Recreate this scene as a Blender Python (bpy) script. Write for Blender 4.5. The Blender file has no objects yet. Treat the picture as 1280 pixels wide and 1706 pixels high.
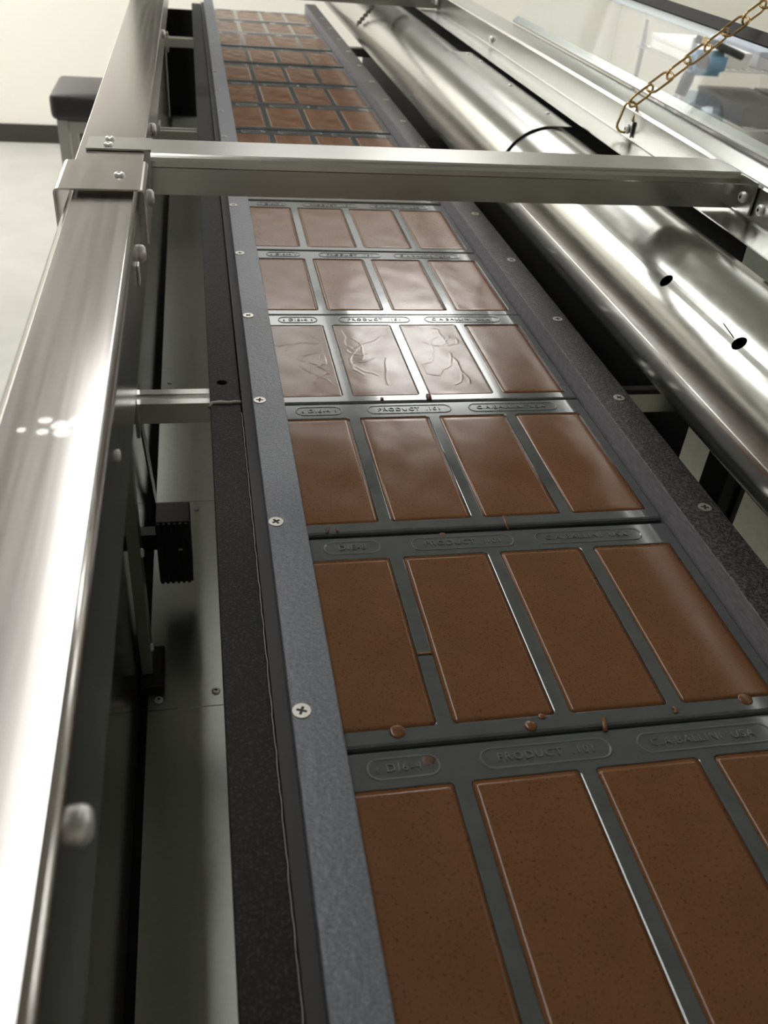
import bpy, bmesh, math, random
from mathutils import Vector, Matrix, Euler
random.seed(7)
R = math.radians
scene = bpy.context.scene
COL = scene.collection

# ------------------------------------------------------------------ camera
CAMP = Vector((-0.0567, -0.2546, 0.3838))
YAW, PITCH, ROLL, FPX = 0.23424, 0.62895, -0.09566, 1485.4
def set_camera():
    f = Vector((math.sin(YAW)*math.cos(PITCH), math.cos(YAW)*math.cos(PITCH), -math.sin(PITCH)))
    r = Vector((math.cos(YAW), -math.sin(YAW), 0)); d = f.cross(r)
    rr = math.cos(ROLL)*r + math.sin(ROLL)*d
    dd = -math.sin(ROLL)*r + math.cos(ROLL)*d
    cam = bpy.data.cameras.new('camera'); o = bpy.data.objects.new('camera', cam); COL.objects.link(o)
    m = Matrix((rr, -dd, -f)).transposed().to_4x4(); m.translation = CAMP
    o.matrix_world = m
    cam.sensor_fit = 'VERTICAL'; cam.sensor_height = 36; cam.lens = FPX/1706*36
    cam.clip_start = 0.01; cam.clip_end = 60
    cam.dof.use_dof = True; cam.dof.focus_distance = 0.72; cam.dof.aperture_fstop = 13
    scene.camera = o
set_camera()
# ------------------------------------------------------------------ world, exposure
w = bpy.data.worlds.new('world'); scene.world = w; w.use_nodes = True
w.node_tree.nodes['Background'].inputs[0].default_value = (1, 0.97, 0.9, 1)
w.node_tree.nodes['Background'].inputs[1].default_value = 0.03
vs = scene.view_settings
vs.view_transform = 'Standard'; vs.look = 'None'; vs.gamma = 1; vs.use_curve_mapping = False
vs.exposure = 0.7
LIGHT = 7.5
LAMPC = (1, .98, .945)
# ceiling fixtures: x0, x1, y0, y1
FIX = [(0.64, 1.18, 2.95, 3.95, 0.8), (0.10, 1.18, 4.15, 5.35, 0.10), (0.06, 0.52, 2.95, 3.95, 0.3), (-0.39, -0.16, 0.25, 2.45, 0.8),
       (-1.75, -1.05, 2.55, 3.9, 1.0), (3.2, 3.8, 0.6, 1.8, 1.0), (2.5, 3.1, 3.2, 4.4, 1.0), (-2.4, -1.8, 4.0, 5.2, 1.0), (-1.6, -1.0, 4.3, 5.3, 1.0)]  # panels after the left aisle one are added fill; last brightens back wall
FLOOR, CEIL, YB, XL, XR, YF = -1.1, 1.5, 5.48, -3.2, 4.4, -2.6

# ------------------------------------------------------------------ materials
def nd(nt, t, **k):
    n = nt.nodes.new(t)
    for a, v in k.items(): setattr(n, a, v)
    return n
def mat(name, col, rough=.5, metal=0.0, col2=None, scale=20, stretch=(1, 1, 1), bump=0, bscale=None, rvar=0, spec=.5, coat=0,
        ramp=(.35, .65), detail=4, trans=0):
    m = bpy.data.materials.new(name); m.use_nodes = True; nt = m.node_tree; b = nt.nodes['Principled BSDF']
    b.inputs['Base Color'].default_value = (*col, 1); b.inputs['Roughness'].default_value = rough
    b.inputs['Metallic'].default_value = metal; b.inputs['Specular IOR Level'].default_value = spec
    b.inputs['Coat Weight'].default_value = coat; b.inputs['Transmission Weight'].default_value = trans
    tc = nd(nt, 'ShaderNodeTexCoord'); mp = nd(nt, 'ShaderNodeMapping'); mp.inputs['Scale'].default_value = stretch
    nt.links.new(tc.outputs['Object'], mp.inputs['Vector'])
    def noise(s):
        n = nd(nt, 'ShaderNodeTexNoise'); n.inputs['Scale'].default_value = s; n.inputs['Detail'].default_value = detail
        nt.links.new(mp.outputs[0], n.inputs['Vector']); return n
    n = noise(scale)
    if col2:
        cr = nd(nt, 'ShaderNodeValToRGB'); cr.color_ramp.elements[0].position = ramp[0]; cr.color_ramp.elements[1].position = ramp[1]
        cr.color_ramp.elements[0].color = (*col, 1); cr.color_ramp.elements[1].color = (*col2, 1)
        nt.links.new(n.outputs['Fac'], cr.inputs[0]); nt.links.new(cr.outputs[0], b.inputs['Base Color'])
    if rvar:
        mr = nd(nt, 'ShaderNodeMapRange'); mr.inputs['From Min'].default_value = .3; mr.inputs['From Max'].default_value = .7
        mr.inputs['To Min'].default_value = max(.02, rough-rvar); mr.inputs['To Max'].default_value = rough+rvar
        nt.links.new(n.outputs['Fac'], mr.inputs['Value']); nt.links.new(mr.outputs[0], b.inputs['Roughness'])
    if bump:
        n2 = noise(bscale or scale); bp = nd(nt, 'ShaderNodeBump'); bp.inputs['Strength'].default_value = 1
        bp.inputs['Distance'].default_value = bump
        nt.links.new(n2.outputs['Fac'], bp.inputs['Height']); nt.links.new(bp.outputs[0], b.inputs['Normal'])
    return m
def emis(name, col, s):
    m = bpy.data.materials.new(name); m.use_nodes = True; nt = m.node_tree
    nt.nodes.remove(nt.nodes['Principled BSDF']); e = nd(nt, 'ShaderNodeEmission')
    e.inputs[0].default_value = (*col, 1); e.inputs[1].default_value = s
    nt.links.new(e.outputs[0], nt.nodes['Material Output'].inputs[0]); return m
def thin_clear(name, tint, gloss, rough):
    m = bpy.data.materials.new(name); m.use_nodes = True; nt = m.node_tree
    nt.nodes.remove(nt.nodes['Principled BSDF'])
    t = nd(nt, 'ShaderNodeBsdfTransparent'); t.inputs[0].default_value = (*tint, 1)
    g = nd(nt, 'ShaderNodeBsdfGlossy'); g.inputs['Roughness'].default_value = rough
    mx = nd(nt, 'ShaderNodeMixShader'); mx.inputs[0].default_value = gloss
    nt.links.new(t.outputs[0], mx.inputs[1]); nt.links.new(g.outputs[0], mx.inputs[2])
    nt.links.new(mx.outputs[0], nt.nodes['Material Output'].inputs[0]); return m
M = {}
M['wall'] = mat('white wall paint', (.88, .86, .79), .7)
M['cream'] = mat('cream wall paint', (.75, .72, .65), .7)
M['ceiling'] = mat('ceiling paint', (.47, .46, .44), .8)
M['floor'] = mat('grey floor', (.42, .42, .395), .5, col2=(.46, .46, .43), scale=6)
M['base'] = mat('dark baseboard', (.035, .03, .028), .5)
M['steel'] = mat('brushed steel', (.55, .53, .515), .17, 1, col2=(.58, .56, .545), scale=200, stretch=(1, .02, 1), rvar=.02)
M['galv'] = mat('galvanised sheet', (.52, .53, .51), .26, 1)
M['galvduct'] = mat('galvanised duct', (.49, .495, .47), .21, 1, col2=(.53, .535, .51), scale=140, stretch=(1, .4, 1), rvar=.02, ramp=(.2, .8), detail=2)
M['galvpan'] = mat('galvanised pan', (.36, .385, .34), .24, .5, col2=(.40, .42, .375), scale=150, ramp=(.2, .8), detail=2)
M['galvpale'] = mat('pale galvanised panel', (.50, .53, .44), .6, .2, col2=(.56, .58, .49), scale=60)
M['screw'] = mat('screw', (.62, .6, .56), .3, .9)
M['screwwhite'] = mat('zinc screw', (.80, .80, .80), .35, .55)
M['recess'] = mat('screw recess', (.05, .045, .04), .6, .5)
M['greyplastic'] = mat('grey speckled plastic', (.095, .106, .128), .33, 0, col2=(.17, .185, .21), scale=600, bump=.0003, bscale=300, spec=.6, detail=3)
M['blackplastic'] = mat('black speckled plastic', (.006, .006, .006), .6, 0, spec=.2, col2=(.05, .048, .045), scale=620, bump=.0002, bscale=600, ramp=(.5, .78), detail=2)
M['railplastic'] = mat('dark speckled plastic', (.010, .009, .009), .4, 0, spec=.35, col2=(.13, .122, .12), scale=560, bump=.0003, bscale=560, ramp=(.42, .74), detail=2)
M['darkbase'] = mat('dark rail base', (.018, .018, .018), .6)
M['black'] = mat('black plastic', (.010, .010, .011), .4)
M['blackmatte'] = mat('black matte', (.006, .006, .006), .8)
M['tray'] = mat('clear grey mould plastic', (.100, .112, .112), .13, .35, col2=(.118, .131, .130), scale=60, rvar=.01, spec=.8, coat=.4)
M['traymark'] = mat('edge-lit mould marks', (.19, .205, .20), .25, .3, spec=.8)  # paler than the tray: light caught on raised edges is in this colour
M['alu'] = mat('aluminium', (.72, .72, .70), .25, 1)
M['sealant'] = mat('grey sealant', (.34, .32, .29), .5)
M['brass'] = mat('brass chain', (.62, .43, .20), .25, 1)
M['darkchain'] = mat('dark chain', (.08, .07, .06), .4, .8)
M['vinyl'] = mat('black vinyl', (.018, .018, .022), .4, bump=.0006, bscale=90)
M['legmetal'] = mat('stool metal', (.42, .42, .40), .4, .6)
M['clear'] = thin_clear('clear lid', (.97, .985, .98), .04, .03)
M['disc'] = thin_clear('clear dish', (.84, .88, .92), .08, .05)
M['gasket'] = mat('dark gasket', (.025, .023, .021), .6, spec=.2)
M['box'] = mat('pale carton', (.84, .82, .80), .7, col2=(.88, .86, .84), scale=8)
M['box2'] = mat('pale lilac carton', (.74, .72, .76), .7)
M['boxdark'] = mat('dark bin', (.25, .24, .24), .6)
M['rack'] = mat('rack chrome', (.7, .7, .7), .3, .6)
M['blue'] = mat('blue plastic', (.16, .33, .50), .4)
M['yellow'] = mat('yellow plastic', (.75, .48, .06), .4)
M['lamp'] = emis('fluorescent diffuser', LAMPC, LIGHT)
M['lampframe'] = mat('lamp frame', (.8, .8, .8), .5)

def choc_mat():
    m = mat('chocolate', (.162, .070, .0270), .18, 0, col2=(.178, .078, .0310), scale=26, bump=.00004, bscale=120, spec=.4, rvar=.04)
    nt = m.node_tree; b = nt.nodes['Principled BSDF']
    src = b.inputs['Base Color'].links[0].from_socket
    tc = nt.nodes['Texture Coordinate']
    n = nd(nt, 'ShaderNodeTexNoise'); n.inputs['Scale'].default_value = 700; n.inputs['Detail'].default_value = 2
    nt.links.new(tc.outputs['Object'], n.inputs['Vector'])
    cr = nd(nt, 'ShaderNodeValToRGB'); cr.color_ramp.elements[0].position = .28; cr.color_ramp.elements[1].position = .40
    cr.color_ramp.elements[0].color = (.45, .4, .4, 1); cr.color_ramp.elements[1].color = (1, 1, 1, 1)
    nt.links.new(n.outputs['Fac'], cr.inputs[0])
    mx = nd(nt, 'ShaderNodeMix', data_type='RGBA', blend_type='MULTIPLY'); mx.inputs[0].default_value = 1
    nt.links.new(src, mx.inputs[6]); nt.links.new(cr.outputs[0], mx.inputs[7]); nt.links.new(mx.outputs[2], b.inputs['Base Color'])
    return m
M['choc'] = choc_mat()
M['chocdark'] = mat('dried chocolate', (.085, .030, .012), .4)

def smudged_steel():
    m = M['steel'].copy(); m.name = 'brushed steel with finger smudges'; nt = m.node_tree; b = nt.nodes['Principled BSDF']
    tc = nt.nodes['Texture Coordinate']
    pts = [(-.128, .106, .0035), (-.121, .101, .0045), (-.114, .105, .004), (-.120, .095, .004), (-.128, .096, .003), (-.111, .098, .004), (-.137, .098, .0025)]
    acc = None
    nz = nd(nt, 'ShaderNodeTexNoise'); nz.inputs['Scale'].default_value = 300; nt.links.new(tc.outputs['Object'], nz.inputs['Vector'])
    for x, y, r in pts:
        d = nd(nt, 'ShaderNodeVectorMath', operation='DISTANCE'); d.inputs[1].default_value = (x, y, .173)
        nt.links.new(tc.outputs['Object'], d.inputs[0])
        mr = nd(nt, 'ShaderNodeMapRange', interpolation_type='SMOOTHSTEP'); mr.inputs['From Min'].default_value = r*1.15; mr.inputs['From Max'].default_value = r*.6
        nt.links.new(d.outputs['Value'], mr.inputs['Value'])
        if acc is None: acc = mr.outputs[0]
        else:
            mx = nd(nt, 'ShaderNodeMath', operation='MAXIMUM'); nt.links.new(acc, mx.inputs[0]); nt.links.new(mr.outputs[0], mx.inputs[1]); acc = mx.outputs[0]
    ml = nd(nt, 'ShaderNodeMath', operation='MULTIPLY'); nt.links.new(acc, ml.inputs[0]); nt.links.new(nz.outputs['Fac'], ml.inputs[1])
    src = b.inputs['Roughness'].links[0].from_socket
    ad = nd(nt, 'ShaderNodeMath', operation='MULTIPLY_ADD'); ad.inputs[1].default_value = .22
    nt.links.new(ml.outputs[0], ad.inputs[0]); nt.links.new(src, ad.inputs[2]); nt.links.new(ad.outputs[0], b.inputs['Roughness'])
    csrc = b.inputs['Base Color'].links[0].from_socket
    cm = nd(nt, 'ShaderNodeMix', data_type='RGBA'); cm.inputs[7].default_value = (.64, .61, .58, 1)
    nt.links.new(ml.outputs[0], cm.inputs[0]); nt.links.new(csrc, cm.inputs[6]); nt.links.new(cm.outputs[2], b.inputs['Base Color'])
    return m
M['steelsmudge'] = smudged_steel()

# ------------------------------------------------------------------ mesh helpers
def link(name, me, m=None, parent=None, smooth=False):
    o = bpy.data.objects.new(name, me); COL.objects.link(o)
    if m: 
        if not me.materials: me.materials.append(m)
    if parent: o.parent = parent
    if smooth:
        for p in me.polygons: p.use_smooth = True
    return o
def mesh(bm, name, fixn=True):
    if fixn: bmesh.ops.recalc_face_normals(bm, faces=bm.faces)
    me = bpy.data.meshes.new(name); bm.to_mesh(me); bm.free(); return me
def tag(o, label, cat, group=None, kind=None):
    o['label'] = label
    if cat: o['category'] = cat
    if group: o['group'] = group
    if kind: o['kind'] = kind
    return o
def struct(o, label=None):
    o['kind'] = 'structure'
    if label: o['label'] = label
    return o
def empty(name, loc=(0, 0, 0)):
    o = bpy.data.objects.new(name, None); COL.objects.link(o); o.location = loc; o.empty_display_size = .02; return o
def box(bm, x0, x1, y0, y1, z0, z1):
    v = [bm.verts.new(p) for p in ((x0,y0,z0),(x1,y0,z0),(x1,y1,z0),(x0,y1,z0),(x0,y0,z1),(x1,y0,z1),(x1,y1,z1),(x0,y1,z1))]
    for f in ((3,2,1,0),(4,5,6,7),(0,1,5,4),(1,2,6,5),(2,3,7,6),(3,0,4,7)): bm.faces.new([v[i] for i in f])
    return v
def boxobj(name, d, m, parent=None, bev=0, segs=2):
    bm = bmesh.new(); box(bm, *d)
    if bev: bmesh.ops.bevel(bm, geom=list(bm.edges), offset=bev, segments=segs, affect='EDGES', profile=.5)
    return link(name, mesh(bm, name), m, parent)
def prism(bm, pts, axis, a, b, caps=True):
    def P(p, t):
        u, v = p
        return {'x': (t, u, v), 'y': (u, t, v), 'z': (u, v, t)}[axis]
    A = [bm.verts.new(P(p, a)) for p in pts]; B = [bm.verts.new(P(p, b)) for p in pts]; n = len(pts)
    for i in range(n): bm.faces.new((A[i], A[(i+1) % n], B[(i+1) % n], B[i]))
    if caps: bm.faces.new(A[::-1]); bm.faces.new(B)
def arc(cx, cy, r, a0, a1, n):
    return [(cx+r*math.cos(R(a0+(a1-a0)*i/n)), cy+r*math.sin(R(a0+(a1-a0)*i/n))) for i in range(n+1)]
def rrect(x0, x1, y0, y1, r, n=4):
    return arc(x1-r, y1-r, r, 0, 90, n)+arc(x0+r, y1-r, r, 90, 180, n)+arc(x0+r, y0+r, r, 180, 270, n)+arc(x1-r, y0+r, r, 270, 360, n)
def frame_of(axis):
    z = Vector(axis).normalized(); q = z.to_track_quat('Z', 'Y'); return q.to_matrix()
def cylinder(bm, c, axis, prof, n=20):
    """lathe: prof = [(r, h)...] along axis from c"""
    F = frame_of(axis); rings = []
    for r, h in prof:
        if r == 0: rings.append([bm.verts.new(Vector(c)+F@Vector((0, 0, h)))])
        else: rings.append([bm.verts.new(Vector(c)+F@Vector((r*math.cos(2*math.pi*i/n), r*math.sin(2*math.pi*i/n), h))) for i in range(n)])
    for a, b in zip(rings, rings[1:]):
        for i in range(n):
            j = (i+1) % n
            if len(a) == 1 and len(b) == 1: continue
            if len(a) == 1: bm.faces.new((a[0], b[i], b[j]))
            elif len(b) == 1: bm.faces.new((a[i], a[j], b[0]))
            else: bm.faces.new((a[i], a[j], b[j], b[i]))
def tube(bm, pts, r, n=8, closed=False):
    pts = [Vector(p) for p in pts]; rings = []; N = len(pts); up = None
    for i, p in enumerate(pts):
        t = (pts[(i+1) % N]-pts[i-1]) if closed else (pts[min(i+1, N-1)]-pts[max(i-1, 0)])
        t.normalize()
        if up is None: up = t.orthogonal()
        up = (up-t*up.dot(t)).normalized(); s = t.cross(up)
        rings.append([bm.verts.new(p+r*(math.cos(2*math.pi*k/n)*up+math.sin(2*math.pi*k/n)*s)) for k in range(n)])
    for i in range(N if closed else N-1):
        a, b = rings[i], rings[(i+1) % N]
        for k in range(n): bm.faces.new((a[k], a[(k+1) % n], b[(k+1) % n], b[k]))
    if not closed: bm.faces.new(rings[0][::-1]); bm.faces.new(rings[-1])
def boolean(me, cutters, name):
    o = bpy.data.objects.new('tmp', me); COL.objects.link(o); cs = []
    for cme in cutters:
        c = bpy.data.objects.new('tmpc', cme); COL.objects.link(c); cs.append(c)
        md = o.modifiers.new('b', 'BOOLEAN'); md.operation = 'DIFFERENCE'; md.object = c; md.solver = 'EXACT'
    dg = bpy.context.evaluated_depsgraph_get()
    out = bpy.data.meshes.new_from_object(o.evaluated_get(dg)); out.name = name
    for x in cs+[o]: bpy.data.objects.remove(x)
    return out
def cross_head(r, h, cross=True):
    """countersunk screw head with a real cross recess, local z up"""
    bm = bmesh.new(); n = 24
    out = [bm.verts.new((r*math.cos(2*math.pi*i/n), r*math.sin(2*math.pi*i/n), h)) for i in range(n)]
    base = [bm.verts.new((r*1.02*math.cos(2*math.pi*i/n), r*1.02*math.sin(2*math.pi*i/n), 0)) for i in range(n)]
    a, b = r*.16, r*.58
    cp = [(b,-a),(b,a),(a,a),(a,b),(-a,b),(-a,a),(-b,a),(-b,-a),(-a,-a),(-a,-b),(a,-b),(a,-a)]
    top = [bm.verts.new((x, y, h)) for x, y in cp]; bot = [bm.verts.new((x*.8, y*.8, h*.25)) for x, y in cp]
    e = [bm.edges.new((out[i], out[(i+1) % n])) for i in range(n)]+[bm.edges.new((top[i], top[(i+1) % 12])) for i in range(12)]
    bmesh.ops.triangle_fill(bm, edges=e, use_beauty=True, normal=(0, 0, 1))
    for i in range(n): bm.faces.new((base[i], base[(i+1) % n], out[(i+1) % n], out[i]))
    for i in range(12): bm.faces.new((top[i], top[(i+1) % 12], bot[(i+1) % 12], bot[i]))
    f = bm.faces.new(bot)
    bmesh.ops.recalc_face_normals(bm, faces=bm.faces)
    me = bpy.data.meshes.new('cross_head'); 
    bm.normal_update(); f.material_index = 1
    for ff in bm.faces:
        if abs(ff.normal.z) < .9 and ff.calc_center_median().xy.length < r*.6: ff.material_index = 1
    bm.to_mesh(me); bm.free(); me.materials.append(M['screw']); me.materials.append(M['recess']); return me
def pan_head(r, h, hole=True):
    bm = bmesh.new()
    prof = [(r, 0), (r, h*.35), (r*.9, h*.7), (r*.65, h*.95), (r*.3, h)] + ([(r*.26, h*.55), (0, h*.5)] if hole else [(0, h*1.02)])
    cylinder(bm, (0, 0, 0), (0, 0, 1), prof, 20)
    me = mesh(bm, 'pan_head'); me.materials.append(M['screwwhite']); me.materials.append(M['recess'])
    if hole:
        for p in me.polygons:
            if Vector(p.center).xy.length < r*.28: p.material_index = 1
    for p in me.polygons: p.use_smooth = True
    return me
def put(name, me, loc, axis, parent, spin=0):
    o = bpy.data.objects.new(name, me); COL.objects.link(o)
    F = frame_of(axis)@Matrix.Rotation(spin, 3, 'Z')
    mw = F.to_4x4(); mw.translation = Vector(loc)
    if parent: o.parent = parent; o.matrix_parent_inverse = Matrix.Translation(-parent.location)
    o.matrix_basis = mw
    return o
SCREW = cross_head(.0050, .0006)
PAN = pan_head(.0052, .0028); PANS = pan_head(.0042, .0024); DOME = pan_head(.0062, .0045, False); RIV = pan_head(.0030, .0015, False)

# ------------------------------------------------------------------ room shell
bx = boxobj
struct(bx('floor', (XL, XR, YF, YB, FLOOR-.05, FLOOR), M['floor']))
struct(bx('ceiling', (XL, XR, YF, YB, CEIL, CEIL+.05), M['ceiling']))
struct(bx('wall_back', (XL, XR, YB, YB+.1, FLOOR, CEIL), M['wall']))
struct(bx('wall_left', (XL-.1, XL, YF, YB, FLOOR, CEIL), M['wall']))
struct(bx('wall_right', (XR, XR+.1, YF, YB, FLOOR, CEIL), M['wall']))
struct(bx('wall_front', (XL, XR, YF-.1, YF, FLOOR, CEIL), M['wall']))
struct(bx('baseboard_back', (XL, 2.45, YB-.012, YB-.0005, FLOOR+.0005, FLOOR+.10), M['base']))
struct(bx('wall_partition', (2.47, 3.3, YB-.35, YB-.001, FLOOR, CEIL-.001), M['cream']))

for i, (x0, x1, y0, y1, s) in enumerate(FIX):
    t = empty('ceiling_light', ((x0+x1)/2, (y0+y1)/2, CEIL-.06)); cx, cy = t.location.x, t.location.y
    bm = bmesh.new(); a, b = (x1-x0)/2, (y1-y0)/2
    for d in ((-a-.03, -a, -b-.03, b+.03), (a, a+.03, -b-.03, b+.03), (-a, a, -b-.03, -b), (-a, a, b, b+.03)): box(bm, *d, 0, .059)
    link('frame', mesh(bm, 'frame'), M['lampframe'], t)
    bx('diffuser', (-a, a, -b, b, .006, .012), M['lamp'] if s == 1 else emis('dimmed diffuser', LAMPC, LIGHT*s), t)
    where = ['above the far half of the chocolate line', 'close to the back wall, over the line', 'left of the panels over the chocolate line', 'above the steel frame tube',
             'over the left aisle', 'over the right aisle, added for fill', 'near the shelving rack, added for fill', 'in the far left corner, added for fill', 'beside the far left corner panel, added to brighten the back wall'][i]
    tag(t, 'white fluorescent ceiling panel '+where, 'ceiling light', 'ceiling lights')

wc = boxobj('reflection_board', (-.35, 1.35, YB-.03, YB-.001, .55, 1.15), M['gasket'], None, .004)  # added unseen board, gives the far trays something dark to reflect
tag(wc, 'dark reflection board added out of view for the far trays to reflect', 'reflection board')
for d in ((-.37, -.351, .53, 1.17), (1.351, 1.37, .53, 1.17), (-.35, 1.35, .53, .549), (-.35, 1.35, 1.151, 1.17)):
    boxobj('frame', (d[0], d[1], YB-.036, YB-.001, d[2], d[3]), M['black'], wc)

# ------------------------------------------------------------------ mould trays and chocolate
BW, GAP, BL = .060, .0094, .147
TX0, TX1, TY0, TY1 = -.0095, .2770, -.0115, BL+.0250
BX = [i*(BW+GAP) for i in range(4)]
def tray_mesh():
    bm = bmesh.new(); loops = []
    def loop(pts, z): return [bm.verts.new((x, y, z)) for x, y in pts]
    def edges(l): return [bm.edges.new((l[i], l[(i+1) % len(l)])) for i in range(len(l))]
    def bridge(a, b):
        n = len(a)
        for i in range(n): bm.faces.new((a[i], a[(i+1) % n], b[(i+1) % n], b[i]))
    c = .0022
    o0 = loop(rrect(TX0+c, TX1-c, TY0+c, TY1-c, .002), 0)
    o1 = loop(rrect(TX0+c*.35, TX1-c*.35, TY0+c*.35, TY1-c*.35, .003), -.0007)
    o2 = loop(rrect(TX0, TX1, TY0, TY1, .003), -.0025)
    o3 = loop(rrect(TX0, TX1, TY0, TY1, .003), -.0145)
    es = edges(o0); holes = []
    for x in BX:
        k = .0006
        h0 = loop(rrect(x-k, x+BW+k, -k, BL+k, .0035), 0); es += edges(h0); holes.append((x, h0))
    bmesh.ops.triangle_fill(bm, edges=es, use_beauty=True, normal=(0, 0, 1))
    bridge(o0, o1); bridge(o1, o2); bridge(o2, o3); bm.faces.new(o3)
    for x, h0 in holes:
        k = .0002
        h1 = loop(rrect(x-k, x+BW+k, -k, BL+k, .0028), -.00015)
        h2 = loop(rrect(x, x+BW, 0, BL, .0026), -.0006); h3 = loop(rrect(x+.0008, x+BW-.0008, .0008, BL-.0008, .0026), -.0090)
        bridge(h0, h1); bridge(h1, h2); bridge(h2, h3); bm.faces.new(h3)
    return mesh(bm, 'mould_tray')
def plaque_mesh(x0, x1):
    """raised stadium outline"""
    y0, y1 = BL+.0052, BL+.0195; bm = bmesh.new(); n = 8; r = (y1-y0)/2
    def st(d): return arc(x1-r, y0+r, r-d, -90, 90, n)+arc(x0+r, y0+r, r-d, 90, 270, n)
    L = [[bm.verts.new((x, y, z)) for x, y in st(d)] for d, z in ((0, 0.00002), (.0004, .0006), (.0009, .0006), (.0015, 0.00002))]
    for a, b in zip(L, L[1:]):
        for i in range(len(a)): bm.faces.new((a[i], a[(i+1) % len(a)], b[(i+1) % len(a)], b[i]))
    bm.faces.new(L[3])
    me = mesh(bm, 'plaque'); me.materials.append(M['tray']); me.materials.append(M['traymark'])
    for p in me.polygons: p.material_index = 0 if len(p.vertices) > 4 else 1
    return me
def text_mesh(s, cx, cy, size, ext=.00025):
    cu = bpy.data.curves.new('t', 'FONT'); cu.body = s; cu.size = size; cu.extrude = ext; cu.align_x = 'CENTER'; cu.align_y = 'CENTER'; cu.resolution_u = 2
    cu.space_character = 1.15
    o = bpy.data.objects.new('t', cu); COL.objects.link(o)
    me = bpy.data.meshes.new_from_object(o.evaluated_get(bpy.context.evaluated_depsgraph_get())); bpy.data.objects.remove(o)
    me.name = 'lettering'; me.transform(Matrix.Translation((cx, cy, ext+.0001))); me.materials.clear(); me.materials.append(M['traymark']); return me
TRAY = tray_mesh(); TRAY.materials.append(M['tray'])
PX = [(.0156, .0563), (.0776, .1533), (.1685, .2514)]
PLQ = [plaque_mesh(*p) for p in PX]
cyt = BL+.01235
TXT1 = {4: text_mesh('‹ DI6-4 ›', .036, cyt, .0075), 8: text_mesh('DIE-8', .036, cyt, .0075)}
TXT = [None, text_mesh('PRODUCT  .101', .1155, cyt, .0072), text_mesh('C.A.BALLINI  USA', .208, cyt, .0072)]

def seg_d(px, py, a, b):
    ax, ay = a; bx_, by = b; dx, dy = bx_-ax, by-ay; t = max(0, min(1, ((px-ax)*dx+(py-ay)*dy)/(dx*dx+dy*dy+1e-12)))
    return math.hypot(px-ax-t*dx, py-ay-t*dy)
def wiggle(seed):
    rnd = random.Random(seed); out = []
    for _ in range(9):
        x, y = rnd.uniform(.012, .045), rnd.uniform(.015, .12); pts = [(x, y)]; a = rnd.uniform(0, 6.28)
        for _ in range(6):
            a += rnd.uniform(-.7, .7); x += .009*math.cos(a)*.7; y += .009*math.sin(a)
            x = min(max(x, .007), .053); y = min(max(y, .01), .137); pts.append((x, y))
        out += list(zip(pts, pts[1:]))
    return out
def bar_mesh(kind, seed):
    nx, ny = (75, 180) if kind == 'swirl' else (16, 40)
    from mathutils import noise
    e = .00012; x0, x1, y0, y1, r = e, BW-e, e, BL-e, .0026; bm = bmesh.new(); g = []
    segs = wiggle(seed) if kind == 'swirl' else []
    for j in range(ny+1):
        row = []
        for i in range(nx+1):
            x = x0+(x1-x0)*i/nx; y = y0+(y1-y0)*j/ny
            cx = min(max(x, x0+r), x1-r); cy = min(max(y, y0+r), y1-r); d = math.hypot(x-cx, y-cy)
            if d > r: x = cx+(x-cx)*r/d; y = cy+(y-cy)*r/d
            ed = min(x-x0, x1-x, y-y0, y1-y)
            z = -.0003 - .0002*max(0, 1-ed/.0008)**2
            amp = {'flat': .00005, 'wavy': .00022, 'swirl': .00020}[kind]
            z += amp*min(1, ed/.006)*noise.noise(Vector((x*55+seed*7.3, y*38, seed*3.1)))
            if segs and ed > .004:
                dd = min(seg_d(x, y, a, b) for a, b in segs); z += .00010*math.exp(-(dd/.0008)**2)
            row.append(bm.verts.new((x, y, z)))
        g.append(row)
    for j in range(ny):
        for i in range(nx): bm.faces.new((g[j][i], g[j][i+1], g[j+1][i+1], g[j+1][i]))
    rim = [g[0][i] for i in range(nx)]+[g[j][nx] for j in range(ny)]+[g[ny][i] for i in range(nx, 0, -1)]+[g[j][0] for j in range(ny, 0, -1)]
    low = [bm.verts.new((min(max(v.co.x, .0014), BW-.0014), min(max(v.co.y, .0014), BL-.0014), -.0089)) for v in rim]
    for i in range(len(rim)): bm.faces.new((rim[i-1], rim[i], low[i], low[i-1]))
    bm.faces.new(low)
    me = mesh(bm, 'chocolate_bar')
    for p in me.polygons: p.use_smooth = abs(p.normal.z) > .5
    me.materials.append(M['choc']); return me
FLAT = [bar_mesh('flat', s) for s in (1, 2, 3)]; WAVY = [bar_mesh('wavy', s) for s in (4, 5, 6, 7)]; SWIRL = [bar_mesh('swirl', s) for s in (11, 12, 13)]
YS = [-.126, .0594, .2472, .4321, .6148, .8003, .990, 1.182, 1.375, 1.562, 1.758, 1.958, 2.164, 2.357, 2.558]
SK = [0, -.08, .11, 0, -.45, -.7, -.3, 0, 0, .2, -.2, .1, 0, .2, 0]
NEAR = ['nearest', 'second', 'third', 'fourth', 'fifth', 'sixth']
FAR = ['first', 'second', 'third', 'fourth', 'fifth', 'sixth', 'seventh', 'farthest']
BARN = ['leftmost', 'second from left', 'third from left', 'rightmost']
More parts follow.
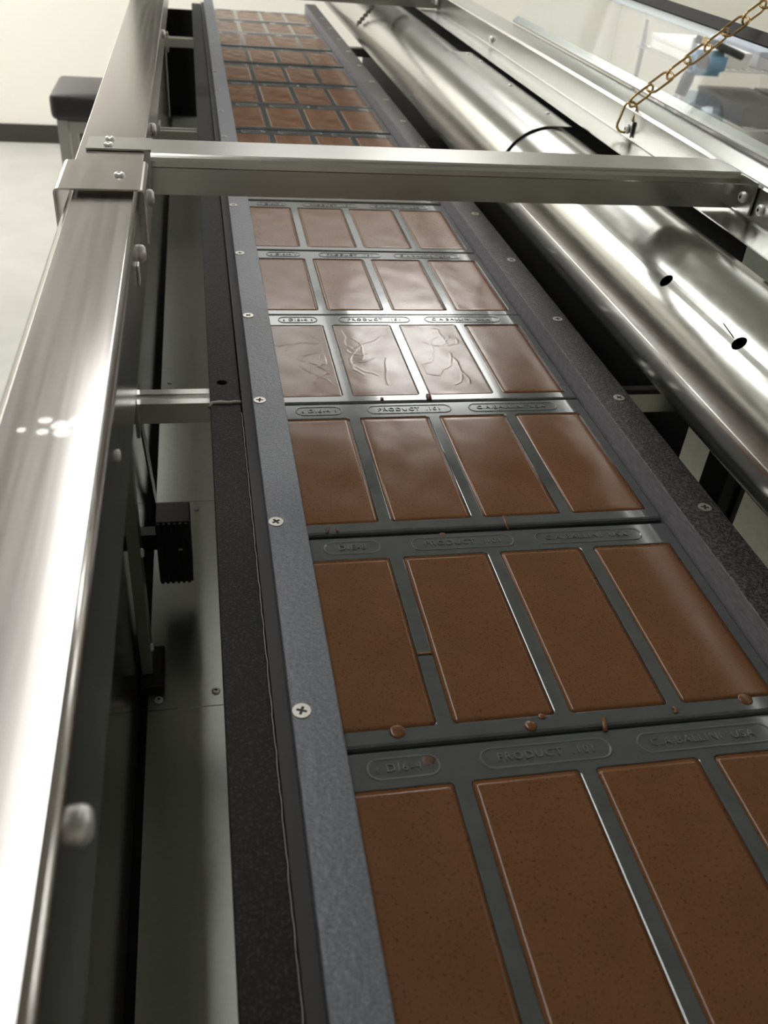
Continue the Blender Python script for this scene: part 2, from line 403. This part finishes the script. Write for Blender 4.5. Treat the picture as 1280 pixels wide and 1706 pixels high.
for k, (y, sk) in enumerate(zip(YS, SK)):
    tr = (NEAR[k]+' tray from the viewer') if k < 6 else 'tray under the cross beam' if k == 6 else (FAR[k-7]+' tray beyond the cross beam')
    t = link('mould_tray', TRAY)
    rot = Euler((0, 0, R(sk)))
    off = Vector((.134, 0, 0)); off = off - Matrix.Rotation(R(sk), 3, 'Z')@off
    t.location = Vector((0, y, 0))+off; t.rotation_euler = rot
    tag(t, 'clear grey four-cavity chocolate mould, the '+tr, 'mould tray', 'chocolate moulds on the conveyor')
    for j in range(3):
        p = link('plaque', PLQ[j], None, t)
        tm = TXT[j] or TXT1[4 if k != 1 else 8]
        if k < 10: link('lettering', tm, None, p)
    for j in range(4):
        if k == 3 and j < 3: me = SWIRL[j]
        elif k in (2, 4, 5) or k == 1 and j < 2: me = WAVY[(k+j) % 4]
        elif k >= 9: me = SWIRL[(k+j) % 3] if (k+j) % 2 else WAVY[(k+j) % 4]
        else: me = FLAT[(k+j) % 3]
        o = link('chocolate_bar', me)
        lo = Vector((BX[j], 0, 0)); lo.rotate(rot)
        o.location = t.location+lo; o.rotation_euler = rot
        tag(o, 'milk chocolate bar, '+BARN[j]+' in the '+tr, 'chocolate bar', 'chocolate bars in the moulds')

def drip(pts, r, label, m='choc', h=1.0):
    bm = bmesh.new(); P = [Vector(p) for p in pts]
    ring = []
    if len(P) == 1:
        cylinder(bm, P[0], (0, 0, 1), [(r, 0), (r*.97, r*.10*h), (r*.75, r*.22*h), (r*.4, r*.30*h), (0, r*.32*h)], 14)
    else:
        tube(bm, P, r, 8)
        for v in bm.verts: v.co.z = P[0].z+(v.co.z-P[0].z)*.45
    me = mesh(bm, 'chocolate_drip'); o = link('chocolate_drip', me, M[m], None, True)
    tag(o, label, 'chocolate drip', 'spilt chocolate on the moulds'); return o
drip([(.137, .4305, .0010), (.1368, .426, .0008), (.1362, .4205, .0006)], .0022, 'thick dark chocolate drip at near lip of the fourth tray, between middle bars', 'chocdark')
drip([(.0939, .4265, .0006), (.0936, .4225, .0006)], .0014, 'small dark chocolate drip below second bar of the fourth tray', 'chocdark')
drip([(.1533, .2462, .0006), (.1532, .240, .0006), (.1522, .230, .0006)], .0010, 'thin chocolate run from third bar of the third tray', 'choc')
drip([(.0225, .2425, .0006), (.0205, .2352, .0006)], .0010, 'thin dark chocolate streak near left rail at lip of third tray', 'chocdark')
drip([(.0285, .2415, .0006), (.0283, .2365, .0006)], .0009, 'short dark chocolate streak right of the longer one by left rail', 'chocdark')
drip([(.1124, .0525, .0003)], .0037, 'round chocolate drop below second bar of the second tray')
drip([(.1562, .0535, .0008), (.1548, .048, .0008), (.1535, .0435, .0006)], .0015, 'short raised chocolate run on near lip of second tray, right of drop')
drip([(.1995, .0525, .0005), (.2010, .0528, .0005), (.2018, .0548, .0005), (.2005, .0568, .0005)], .0011, 'tiny chocolate curl below third bar of the second tray')
drip([(.037, .0572, .0003)], .0046, 'chocolate bulge over near edge of left bar in second tray', 'choc', .5)
drip([(.121, .0585, .0002)], .0022, 'tiny chocolate bead on near edge of second tray, second bar')
drip([(.0600, .1136, .0004), (.0646, .1140, .0006), (.0695, .1136, .0004)], .0011, 'chocolate thread bridging the rib between two left bars of second tray')
drip([(.1028, .2278, .0004)], .0026, 'brown chocolate spot on the middle plaque of the second tray', 'chocdark', .4)
drip([(.0500, .0365, .0001)], .0036, 'brown chocolate smear on left plaque of the nearest tray', 'chocdark', .25)
drip([(.248, .0577, .0002)], .0045, 'chocolate bulge over near edge of right bar in second tray', 'choc', .5)

# ------------------------------------------------------------------ guide rails
YN, YE = -.62, 2.80
def rail_screws(parent, x, z, ys, spins=None):
    for i, y in enumerate(ys): put('screw', SCREW, (x, y, z), (0, 0, 1), parent, spin=i*.9+.3)
lg = boxobj('guide_rail', (-.0212, .0046, YN, YE, .0060, .0184), M['greyplastic'], None, .0008)
tag(lg, 'grey speckled plastic guide rail on the left edge of the mould trays', 'guide rail', 'guide rails')
boxobj('rail_base', (-.0290, -.0106, YN, YE, -.0198, .0058), M['darkbase'], lg)
boxobj('rail_side', (-.0209, -.0106, YN, YE, .0052, .0062), M['darkbase'], lg)
rail_screws(lg, -.0155, .0184, [-.105+.1665*i for i in range(17)])
rg = boxobj('guide_rail', (.2786, .3100, YN, YE, -.0198, .0184), M['railplastic'], None, .0008)
tag(rg, 'dark speckled plastic guide rail on the right, beside the duct', 'guide rail', 'guide rails')
M['litface'] = mat('rail plastic lit face', (.19, .18, .205), .55, 0, col2=(.27, .26, .29), scale=500, stretch=(1, .2, 1), spec=.5)  # paler grey puts the light on the rail's inner face into the colour
boxobj('inner_face', (.2781, .2787, YN+.002, YE-.002, -.0190, .0180), M['litface'], rg)
rail_screws(rg, .2985, .0184, [.0575+.1645*i for i in range(16)])
def strip(y0, y1, hole):
    bm = bmesh.new(); box(bm, -.0557, -.0298, y0, y1, -.0196, .0020)
    me = mesh(bm, 'support_strip')
    if hole:
        cut = bmesh.new(); cylinder(cut, (-.0445, hole, -.006), (0, 0, 1), [(0, 0), (.0042, 0), (.0042, .02), (0, .02)], 20)
        me = boolean(me, [mesh(cut, 'cut')], 'support_strip')
    o = link('support_strip', me, M['blackplastic']); md = o.modifiers.new('bevel', 'BEVEL'); md.width = .0009; md.segments = 2; md.limit_method = 'ANGLE'
    return o
s1 = strip(YN, .4185, None); tag(s1, 'near black speckled plastic strip beside the grey guide rail', 'plastic strip', 'black support strips')
s2 = strip(.4205, YE, .4571); tag(s2, 'far black plastic strip beyond the sealant bead', 'plastic strip', 'black support strips')
put('bolt', PANS, (-.0445, .4571, -.0058), (0, 0, 1), s2)
bm = bmesh.new(); tube(bm, [(-.0562, .4150, .0010), (-.0540, .4192, .0026), (-.047, .4205, .0026), (-.040, .4190, .0026), (-.034, .4205, .0026), (-.0296, .4203, .0022)], .0018, 8)
tag(link('sealant_bead', mesh(bm, 'sealant_bead'), M['sealant'], None, True), 'pale grey sealant bead across the joint of the black strips', 'sealant')
# thin chipped pale edge along the strip
bm = bmesh.new()
pts = [(-.0299+.0002*math.sin(i*2.3)+.00015*math.sin(i*5.1), YN+.01+i*.006, .0016) for i in range(170)]
tube(bm, pts, .00032, 4)
link('chipped_edge', mesh(bm, 'chipped_edge'), M['sealant'], s1)

# support bars of slotted aluminium
def support_bar(y, label):
    prof = [(y-.0133, -.0404), (y+.0133, -.0404), (y+.0133, -.0202), (y+.0045, -.0202), (y+.0045, -.0262), (y-.0045, -.0262), (y-.0045, -.0202), (y-.0133, -.0202)]
    bm = bmesh.new(); prism(bm, prof, 'x', -.1345, .452)
    o = link('support_bar', mesh(bm, 'support_bar'), M['alu'])
    e = boxobj('end_plate', (-.1215, -.1185, y-.019, y+.019, -.052, -.010), M['alu'], o)
    tag(o, label, 'support bar', 'slotted support bars')
support_bar(.4735, 'slotted aluminium cross bar under the sealant joint, near the viewer')
support_bar(1.42, 'slotted aluminium cross bar seen just beyond the cross beam')
support_bar(2.34, 'slotted aluminium cross bar near the far end of the machine')

# ------------------------------------------------------------------ lower pan and side panels
pan = empty('drip_pan', (.16, 0, -.3)); tag(pan, 'shiny galvanised floor pan deep below the conveyor', 'pan')
def world_child(o, p): o.parent = p; o.matrix_parent_inverse = Matrix.Translation(-p.location); return o
for y0, y1 in ((YN, .3530), (.3542, .70), (.7012, 1.60), (1.6012, 2.75)):
    world_child(boxobj('pan_sheet', (-.128, .452, y0, y1, -.302, -.300), M['galvpan']), pan)
world_child(boxobj('slit_filler', (-.1364, -.100, YN, 2.75, -.312, -.306), M['blackmatte']), pan)  # black strip added under the pan-edge gap so the slit stays dark
for x, y in ((-.1175, .366), (-.062, .372)): put('screw', PANS, (x, y, -.300), (0, 0, 1), pan)
for x, y in ((-.115, .684), (-.0984, .684), (-.078, .682), (-.1, .95), (-.115, 1.02)): put('rivet', RIV, (x, y, -.300), (0, 0, 1), pan)
M['galvside'] = mat('mirror galvanised side', (.42, .42, .38), .14, .9)
lp = boxobj('side_panel', (-.1385, -.1365, YN, 2.75, -.33, .1035), M['galvside'])
tag(lp, 'shiny galvanised inner side panel below the steel frame tube', 'side panel', 'inner side panels')
bh = boxobj('shade_panel', (-.1363, -.031, 2.752, 2.756, -.33, -.010), M['blackmatte'])  # added black bulkhead, makes the far trough reflect dark
tag(bh, 'black shade panel added to darken the trough at the far left', 'shade panel')
rp = boxobj('side_panel', (.640, .644, YN, 1.0, -.55, .030), M['galvpale'])
tag(rp, 'pale green-grey side panel seen through the gap beside the duct', 'side panel', 'inner side panels')
rp2 = boxobj('side_panel', (.4545, .4565, .507, 2.75, -.33, .135), M['blackmatte'])
tag(rp2, 'black side panel in the gap beyond the pale panel', 'side panel', 'inner side panels')
po = boxobj('frame_post', (.432, .4535, .385, .425, -.298, .132), M['black'], None, .001)
tag(po, 'dark post in front of the pale side panel, by the duct', 'post')
for y0, y1 in ((.3795, .385), (.425, .4305)): boxobj('post_lip', (.448, .4535, y0, y1, -.298, .132), M['black'], po)
# left post, strap, ribbed box
lpst = boxobj('bracket_post', (-.1335, -.1225, .388, .412, -.296, .100), M['galvpan'], None, .0008)
tag(lpst, 'narrow galvanised post standing on the pan, below frame tube', 'post')
boxobj('foot', (-.1340, -.1120, .372, .428, -.2995, -.285), M['black'], lpst, .002)
for z in (-.14, -.26): put('screw', PANS, (-.1225, .400, z), (1, 0, 0), lpst)
bm = bmesh.new()
a, b = Vector((-.1295, .555, -.05)), Vector((-.1295, .700, -.298)); d = (b-a).normalized(); s = Vector((0, d.z, -d.y))*.011
vv = [bm.verts.new(p+Vector((q, 0, 0))) for q in (0, .002) for p in (a-s, a+s, b+s, b-s)]
for f in ((0,1,2,3),(7,6,5,4),(0,4,5,1),(1,5,6,2),(2,6,7,3),(3,7,4,0)): bm.faces.new([vv[i] for i in f])
tag(link('brace_strap', mesh(bm, 'brace_strap'), M['galv']), 'slanted flat metal strap behind the black ribbed box', 'strap')
rb = empty('ribbed_box', (-.099, .5, -.263)); tag(rb, 'black ribbed plastic box hanging above the pan', 'box')
world_child(boxobj('housing', (-.1165, -.0812, .500, .535, -.263, -.1815), M['black'], None, .001), rb)
for i in range(6): 
    x = -.1150+i*.0056
    world_child(boxobj('rib', (x, x+.0030, .4970, .5002, -.262, -.1825), M['black']), rb)
world_child(boxobj('mount_arm', (-.1365, -.1165, .510, .525, -.225, -.205), M['black']), rb)
world_child(boxobj('indicator', (-.0945, -.0905, .4962, .4972, -.2165, -.2145), M['screwwhite']), rb)

# ------------------------------------------------------------------ left frame
ZT = .173
bm = bmesh.new(); prism(bm, rrect(-.151, -.100, ZT-.0687, ZT, .0045, 5), 'y', YN, .462)
ft = link('frame_tube', mesh(bm, 'frame_tube'), M['steelsmudge']); 
for p in ft.data.polygons: p.use_smooth = len(p.vertices) == 4
wn = ft.modifiers.new('weighted', 'WEIGHTED_NORMAL'); wn.weight = 100
tag(ft, 'brushed stainless steel frame tube in the left foreground', 'frame tube')
for y, z in ((-.0863, .1475), (.3778, .1475), (.1143, .148)): put('bolt', DOME if y != .1143 else RIV, (-.100, y, z), (1, 0, 0), ft)
boxobj('clip', (-.0999, -.0985, .337, .346, .140, .154), M['screwwhite'], ft, .0005)
# sleeve: folded sheet saddle
def sheet_profile(path, t):
    """offset an open polyline (list of 2d points) into a closed sheet profile"""
    n = len(path); out = []
    for i, p in enumerate(path):
        a = Vector(path[max(i-1, 0)]); b = Vector(path[min(i+1, n-1)]); d = (b-a).normalized(); out.append((p[0]-d.y*t, p[1]+d.x*t))
    return list(path)+out[::-1]
sl = [(-.1585, .146)]+arc(-.1560, .1740, .0025, 180, 90, 4)+arc(-.0990, .1740, .0025, 90, 0, 4)+[(-.0965, .138)]
bm = bmesh.new(); prism(bm, sheet_profile(sl, .0013), 'y', .4235, .4965)
sv = link('joint_sleeve', mesh(bm, 'joint_sleeve'), M['steel'])
tag(sv, 'folded steel saddle sleeve capping the joint of the left frame', 'sleeve')
put('screw', PANS, (-.1153, .4576, .1778), (0, 0, 1), sv); put('bolt', DOME, (-.0958, .470, .158), (1, 0, 0), sv)
# far channel
bm = bmesh.new(); ch = [(-.1535, .130)]+arc(-.1525, ZT-.001, .001, 180, 90, 2)+arc(-.1013, ZT-.001, .001, 90, 0, 2)+[(-.1003, .128), (-.104, .126)]
prism(bm, sheet_profile(ch, -.0013), 'y', .470, 2.72)
fc = link('frame_channel', mesh(bm, 'frame_channel'), M['steel'])
tag(fc, 'folded stainless frame channel running away beyond the sleeve', 'frame channel')
for y in (.698, 1.25, 1.9): put('bolt', DOME, (-.1001, y, .153), (1, 0, 0), fc)

# ------------------------------------------------------------------ right frame rail (Z section)
XW = .4448
path = [(.4071, .1405)]+[(XW-.002, .1405)]+[(XW-.0006, .1411), (XW, .1425)]+[(XW, ZT-.003), (XW+.0009, ZT-.0009), (XW+.003, ZT)]+[(.4909, ZT)]
bm = bmesh.new(); prism(bm, sheet_profile(path, -.0013), 'y', YN, 2.72)
fr = link('frame_rail', mesh(bm, 'frame_rail'), M['galv']); tag(fr, 'folded galvanised Z-section frame rail on the right, above the duct', 'frame rail')
put('bolt', DOME, (XW-.0002, 1.3869, .152), (-1, 0, 0), fr); put('screw', PAN, (XW-.0002, .4870, .1535), (-1, 0, 0), fr)
put('bolt', DOME, (XW-.0002, 2.1, .152), (-1, 0, 0), fr)

# ------------------------------------------------------------------ cross beams
def beam(yf, yb, label, zt):
    p = [(yb, zt-.006), (yb, zt-.0025), (yb-.0008, zt-.0008), (yb-.0025, zt)]+[(yf+.005, zt), (yf+.0022, zt-.0008), (yf+.0008, zt-.0022), (yf, zt-.005)]+[(yf-.0002, zt-.0095), (yf+.0006, zt-.0105), (yf+.0006, .1425)]
    bm = bmesh.new(); prism(bm, sheet_profile(p, -.0013) if False else sheet_profile(p, .0013), 'x', -.0950, XW-.0035)
    o = link('cross_beam', mesh(bm, 'cross_beam'), M['galv'])
    tb = boxobj('mounting_tab', (-.1470, -.0950, yf+.014, yb, zt-.0013, zt+.0002), M['galv'], o)
    boxobj('end_tab', (XW-.0036, XW-.0014, yf-.028, yf+.002, .1435, zt-.001), M['galv'], o)
    for yy in (yf+.024, yb-.008): put('rivet', PANS, (-.1295, yy, zt+.0002), (0, 0, 1), o)
    put('screw', PAN, (XW-.0036, yf-.012, .1565), (-1, 0, 0), o)
    tag(o, label, 'cross beam', 'galvanised cross beams')
    return o
beam(.5275, .5785, 'galvanised cross beam spanning the conveyor from frame to frame', ZT+.0018)
beam(1.815, 1.866, 'second galvanised cross beam at the far top, above the duct', ZT+.0018)

# ------------------------------------------------------------------ air duct
CX, CZ, DR = .3767, .0701, .062
duct = empty('air_duct', (CX, 1.0, CZ-DR)); tag(duct, 'long round galvanised air duct beside the right guide rail', 'air duct')
def pipe_mesh(r, y0, y1, t, n=96):
    bm = bmesh.new(); L = []
    for rr, y in ((r, y0), (r, y1), (r-t, y1), (r-t, y0)): L.append([bm.verts.new((CX+rr*math.sin(2*math.pi*i/n), y, CZ+rr*math.cos(2*math.pi*i/n))) for i in range(n)])
    for k in range(4):
        a, b = L[k], L[(k+1) % 4]
        for i in range(n): bm.faces.new((a[i], a[(i+1) % n], b[(i+1) % n], b[i]))
    return mesh(bm, 'duct_section')
def cyl_pt(a, r=DR): return Vector((CX+r*math.sin(R(a)), 0, CZ+r*math.cos(R(a))))
cut = []
for y, a in ((.420, -46.1), (.296, -44.3), (.172, -44.3), (.048, -44.3)):
    b = bmesh.new(); p = cyl_pt(a, DR-.015); p.y = y
    nrm = (cyl_pt(a)-cyl_pt(a, 0)).normalized()
    cylinder(b, p, nrm, [(0, 0), (.0062, 0), (.0060, .03), (0, .03)], 18); cut.append(mesh(b, 'cut'))
def smooth_side(me):
    for p in me.polygons: p.use_smooth = abs(p.normal.y) < .5
    me.set_sharp_from_angle(angle=R(30))
me = boolean(pipe_mesh(DR, YN, 1.363, .0012), cut, 'duct_section'); smooth_side(me)
world_child(link('duct_section', me, M['galvduct']), duct)
me = pipe_mesh(DR-.0014, 1.3635, 2.74, .0012); smooth_side(me); world_child(link('duct_section', me, M['galvduct']), duct)
for y in (YN+.01, 2.70):
    b = bmesh.new(); cylinder(b, (CX, y, CZ), (0, 1, 0), [(0, 0), (DR-.004, 0), (DR-.004, .002), (0, .002)], 48)
    world_child(link('end_cap', mesh(b, 'end_cap'), M['blackmatte']), duct)
# lock seam along the lower flank
b = bmesh.new()
prism(b, [tuple(cyl_pt(a, r).xz) for a, r in ((-93, DR-.0003), (-93, DR+.0007), (-90.5, DR+.0007), (-90.5, DR-.0003))], 'y', YN, 1.362)
world_child(link('lock_seam', mesh(b, 'lock_seam'), M['galvduct']), duct)
# hood sheet wrapped over the pipe with a flat wing
r = DR+.0013
pa = [tuple(cyl_pt(a, r).xz) for a in range(-108, 1, 4)]+[(.4035, CZ+r)]
b = bmesh.new(); prism(b, sheet_profile(pa, .0012), 'y', .862, 1.362)
hm = mesh(b, 'hood_sheet')
for p in hm.polygons: p.use_smooth = len(p.vertices) == 4 and abs(p.normal.y) < .5
hm.set_sharp_from_angle(angle=R(30))
hs = world_child(link('hood_sheet', hm, M['galvduct']), duct); hs['label'] = 'thin galvanised sheet wrapped over the duct with flat wing'
for x, y in ((.393, 1.345), (.398, 1.28), (.393, 1.10), (.393, .93)): put('rivet', RIV, (x, y, CZ+r+.0012), (0, 0, 1), duct)
# wire scratch at second hole
b = bmesh.new(); tube(b, [tuple(cyl_pt(-44, DR+.0004)+Vector((0, .305, 0))), tuple(cyl_pt(-41.5, DR+.0007)+Vector((0, .326, 0)))], .0004, 5)
world_child(link('metal_burr', mesh(b, 'metal_burr'), M['blackmatte']), duct)

# ------------------------------------------------------------------ chains
def chain(name, p0, p1, pitch, wlen, wwid, wr, m, label, sag=0):
    p0, p1 = Vector(p0), Vector(p1); d = p1-p0; n = max(2, int(d.length/pitch)); ax = d.normalized()
    t = empty(name, p0); tag(t, label, 'chain')
    bm = bmesh.new(); a = wlen/2-wwid/2; r = wwid/2; pts = []
    for i in range(9): an = -math.pi/2+math.pi*i/8; pts.append((a+r*math.cos(an), r*math.sin(an), 0))
    for i in range(9): an = math.pi/2+math.pi*i/8; pts.append((-a+r*math.cos(an), r*math.sin(an), 0))
    tube(bm, pts, wr, 7, True); me = mesh(bm, 'link'); me.materials.append(m)
    for p in me.polygons: p.use_smooth = True
    q = ax.to_track_quat('X', 'Z')
    for i in range(n):
        o = bpy.data.objects.new('link', me); COL.objects.link(o); o.parent = t
        f = (i+.5)/n
        o.location = d*f+Vector((0, 0, -sag*4*f*(1-f))); 
        o.rotation_mode = 'QUATERNION'; o.rotation_quaternion = q@Euler((R(20 if i % 2 else 110), 0, 0)).to_quaternion()
    return t
LT = 40; hx, hz = .4930, .1765
def lidp(s, y, off=0): return (hx+s*math.cos(R(LT))-off*math.sin(R(LT)), y, hz+s*math.sin(R(LT))+off*math.cos(R(LT)))
cb = Vector((XW-.0045, .7895, .1795)); ce = Vector(lidp(.30, .850, .004))
ct = chain('lid_chain', cb, ce, .0265, .0335, .0150, .0015, M['brass'], 'brass chain from the right frame rail up to the clear lid')
lk = ct.children[0].copy(); COL.objects.link(lk); lk.location = Vector((XW-.0070, .7885, .1640))-cb
lk.rotation_quaternion = Euler((0, R(-78), 0)).to_quaternion()@Euler((R(70), 0, 0)).to_quaternion()
put('bolt', PAN, (XW-.0036, .7884, .1512), (-1, 0, 0), ct)
b = bmesh.new(); box(b, XW-.0030, XW-.0010, .779, .797, .1435, .1610); world_child(link('hook_plate', mesh(b, 'hook_plate'), M['galv']), ct)
chain('slack_chain', (.322, 1.86, .137), (.309, 1.99, .080), .012, .016, .008, .0011, M['darkchain'], 'short dark chain slumped on the far end of the duct')

# ------------------------------------------------------------------ clear lid
def lidbox(name, s0, s1, y0, y1, o0, o1, m, parent=None):
    b = bmesh.new(); vs_ = [b.verts.new(lidp(s, y, o)) for o in (o0, o1) for s, y in ((s0, y0), (s1, y0), (s1, y1), (s0, y1))]
    for f in ((3,2,1,0),(4,5,6,7),(0,1,5,4),(1,2,6,5),(2,3,7,6),(3,0,4,7)): b.faces.new([vs_[i] for i in f])
    return link(name, mesh(b, name), m, parent)
lid = lidbox('lid', .004, .32, -.3, 1.44, 0, .003, M['clear'])
tag(lid, 'clear hinged plastic lid propped open beside the right frame rail', 'lid')
lidbox('stiffener', .107, .123, -.3, 1.44, .0032, .006, M['gasket'], lid)
lidbox('trim', .095, .106, -.3, 1.44, .0032, .0055, M['disc'], lid)
lidbox('top_rail', .30, .32, -.3, 1.44, .0032, .010, M['alu'], lid)
lidbox('hinge_strip', .0, .012, -.3, 1.44, -.003, -.0002, M['galv'], lid)

# ------------------------------------------------------------------ stool
sx, sy, sz = -.365, 3.15, -.305
st = empty('stool', (sx, sy, FLOOR)); tag(st, 'stool with black padded seat and metal legs by the white wall', 'stool')
b = bmesh.new(); box(b, -.16, .16, -.15, .15, sz-FLOOR-.085, sz-FLOOR); bmesh.ops.bevel(b, geom=list(b.edges), offset=.022, segments=4, affect='EDGES', profile=.5)
link('seat', mesh(b, 'seat'), M['vinyl'], st, True)
for lx in (-.145, .115):
    for ly in (-.13, .10): boxobj('leg', (lx, lx+.035, ly, ly+.035, 0, sz-FLOOR-.086), M['legmetal'], st)
for ly in (-.12, .11): boxobj('stretcher', (-.109, .114, ly, ly+.015, .22, .245), M['legmetal'], st)
boxobj('seat_frame', (-.109, .114, -.125, -.105, sz-FLOOR-.125, sz-FLOOR-.09), M['legmetal'], st)

# ------------------------------------------------------------------ shelving rack and tool
rx0, rx1, ry0, ry1 = 1.70, 2.75, 3.05, 3.5
rk = empty('shelving_rack', ((rx0+rx1)/2, (ry0+ry1)/2, FLOOR)); tag(rk, 'pale wire shelving rack seen through the clear lid', 'rack')
for x in (rx0, rx1-.025):
    for y in (ry0, ry1-.025):
        b = bmesh.new(); cylinder(b, (x+.0125, y+.0125, FLOOR), (0, 0, 1), [(0, 0), (.0125, 0), (.0125, 1.06), (0, 1.06)], 12)
        world_child(link('post', mesh(b, 'post'), M['rack']), rk)
SH = [-1.0, -.78, -.56, -.34, -.14]
for z in SH:
    b = bmesh.new()
    for y in (ry0, ry1): tube(b, [(rx0, y, z), (rx1, y, z)], .004, 6)
    for i in range(36): x = rx0+.03*i; tube(b, [(x, ry0, z+.004), (x, ry1, z+.004)], .0022, 5)
    world_child(link('wire_shelf', mesh(b, 'wire_shelf'), M['rack']), rk)
rnd = random.Random(3); cols = ['box', 'box2', 'box', 'box2']
ordn = ['lowest', 'second', 'third', 'fourth', 'top']
posn = ['left end', 'left of centre', 'right of centre', 'right end']
for si, z in enumerate(SH):
    for bi in range(4):
        x = rx0+.03+bi*.255; hgt = rnd.uniform(.10, .155) if si < 4 else rnd.uniform(.03, .06); m = cols[(si+bi) % 4]
        if si == 3 and bi in (1, 2): m = 'boxdark'; hgt = .07
        if si == 3 and bi == 0: continue
        t = boxobj('carton', (x, x+.225, ry0+.02, ry1-.05, z+.0065, z+.0065+hgt), M[m], None, .004)
        boxobj('carton_lid', (x-.003, x+.228, ry0+.017, ry1-.047, z+.0066+hgt-.012, z+.0066+hgt+.002), M[m], t)
        tag(t, '%s carton at %s of the %s rack shelf' % ('dark' if m == 'boxdark' else 'pale' if m == 'box' else 'lilac', posn[bi], ordn[si]), 'carton', 'cartons on the rack')
tl = empty('hand_tool', (1.63, 2.85, FLOOR)); tag(tl, 'blue and black hand tool on a thin rod, beside the rack', 'tool')
def tc(o): return world_child(o, tl)
b = bmesh.new(); cylinder(b, (1.625, 2.98, FLOOR+.012), (0, 0, 1), [(0, 0), (.006, 0), (.006, .83), (0, .83)], 10); tc(link('rod', mesh(b, 'rod'), M['rack']))
b = bmesh.new(); cylinder(b, (1.625, 2.98, FLOOR), (0, 0, 1), [(0, 0), (.11, 0), (.11, .008), (.02, .012), (0, .012)], 24); tc(link('base_plate', mesh(b, 'base_plate'), M['rack']))
b = bmesh.new(); cylinder(b, (1.618, 2.98, -.20), (.25, 0, 1), [(0, 0), (.020, 0), (.022, .05), (.019, .075), (0, .075)], 14); tc(link('grip', mesh(b, 'grip'), M['black']))
b = bmesh.new(); box(b, 1.62, 1.76, 2.955, 3.005, -.135, -.055); bmesh.ops.bevel(b, geom=list(b.edges), offset=.018, segments=3, affect='EDGES'); tc(link('body', mesh(b, 'body'), M['blue'], None, True))
b = bmesh.new(); cylinder(b, (1.655, 2.953, -.085), (0, -1, 0), [(0, 0), (.025, 0), (.022, .012), (0, .012)], 16); tc(link('dial', mesh(b, 'dial'), M['black']))
b = bmesh.new(); tube(b, [(1.625, 2.97, -.022), (1.70, 2.97, -.035), (1.81, 2.97, -.068)], .013, 10); tc(link('handle', mesh(b, 'handle'), M['black']))
b = bmesh.new(); cylinder(b, (1.648, 2.962, -.025), (0, -1, .3), [(0, 0), (.013, 0), (.012, .008), (0, .008)], 12); tc(link('knob', mesh(b, 'knob'), M['yellow']))
tl.location.y -= .08
b = bmesh.new(); cylinder(b, (1.835, 3.17, -.3336), (0, 0, 1), [(.118, 0), (.115, .03), (.10, .065), (.07, .09), (0, .10), (0, .098), (.069, .088), (.098, .064), (.113, .03), (.116, 0)], 14)
tag(link('food_dome', mesh(b, 'food_dome'), M['disc']), 'clear faceted plastic dome on the fourth rack shelf', 'dome')
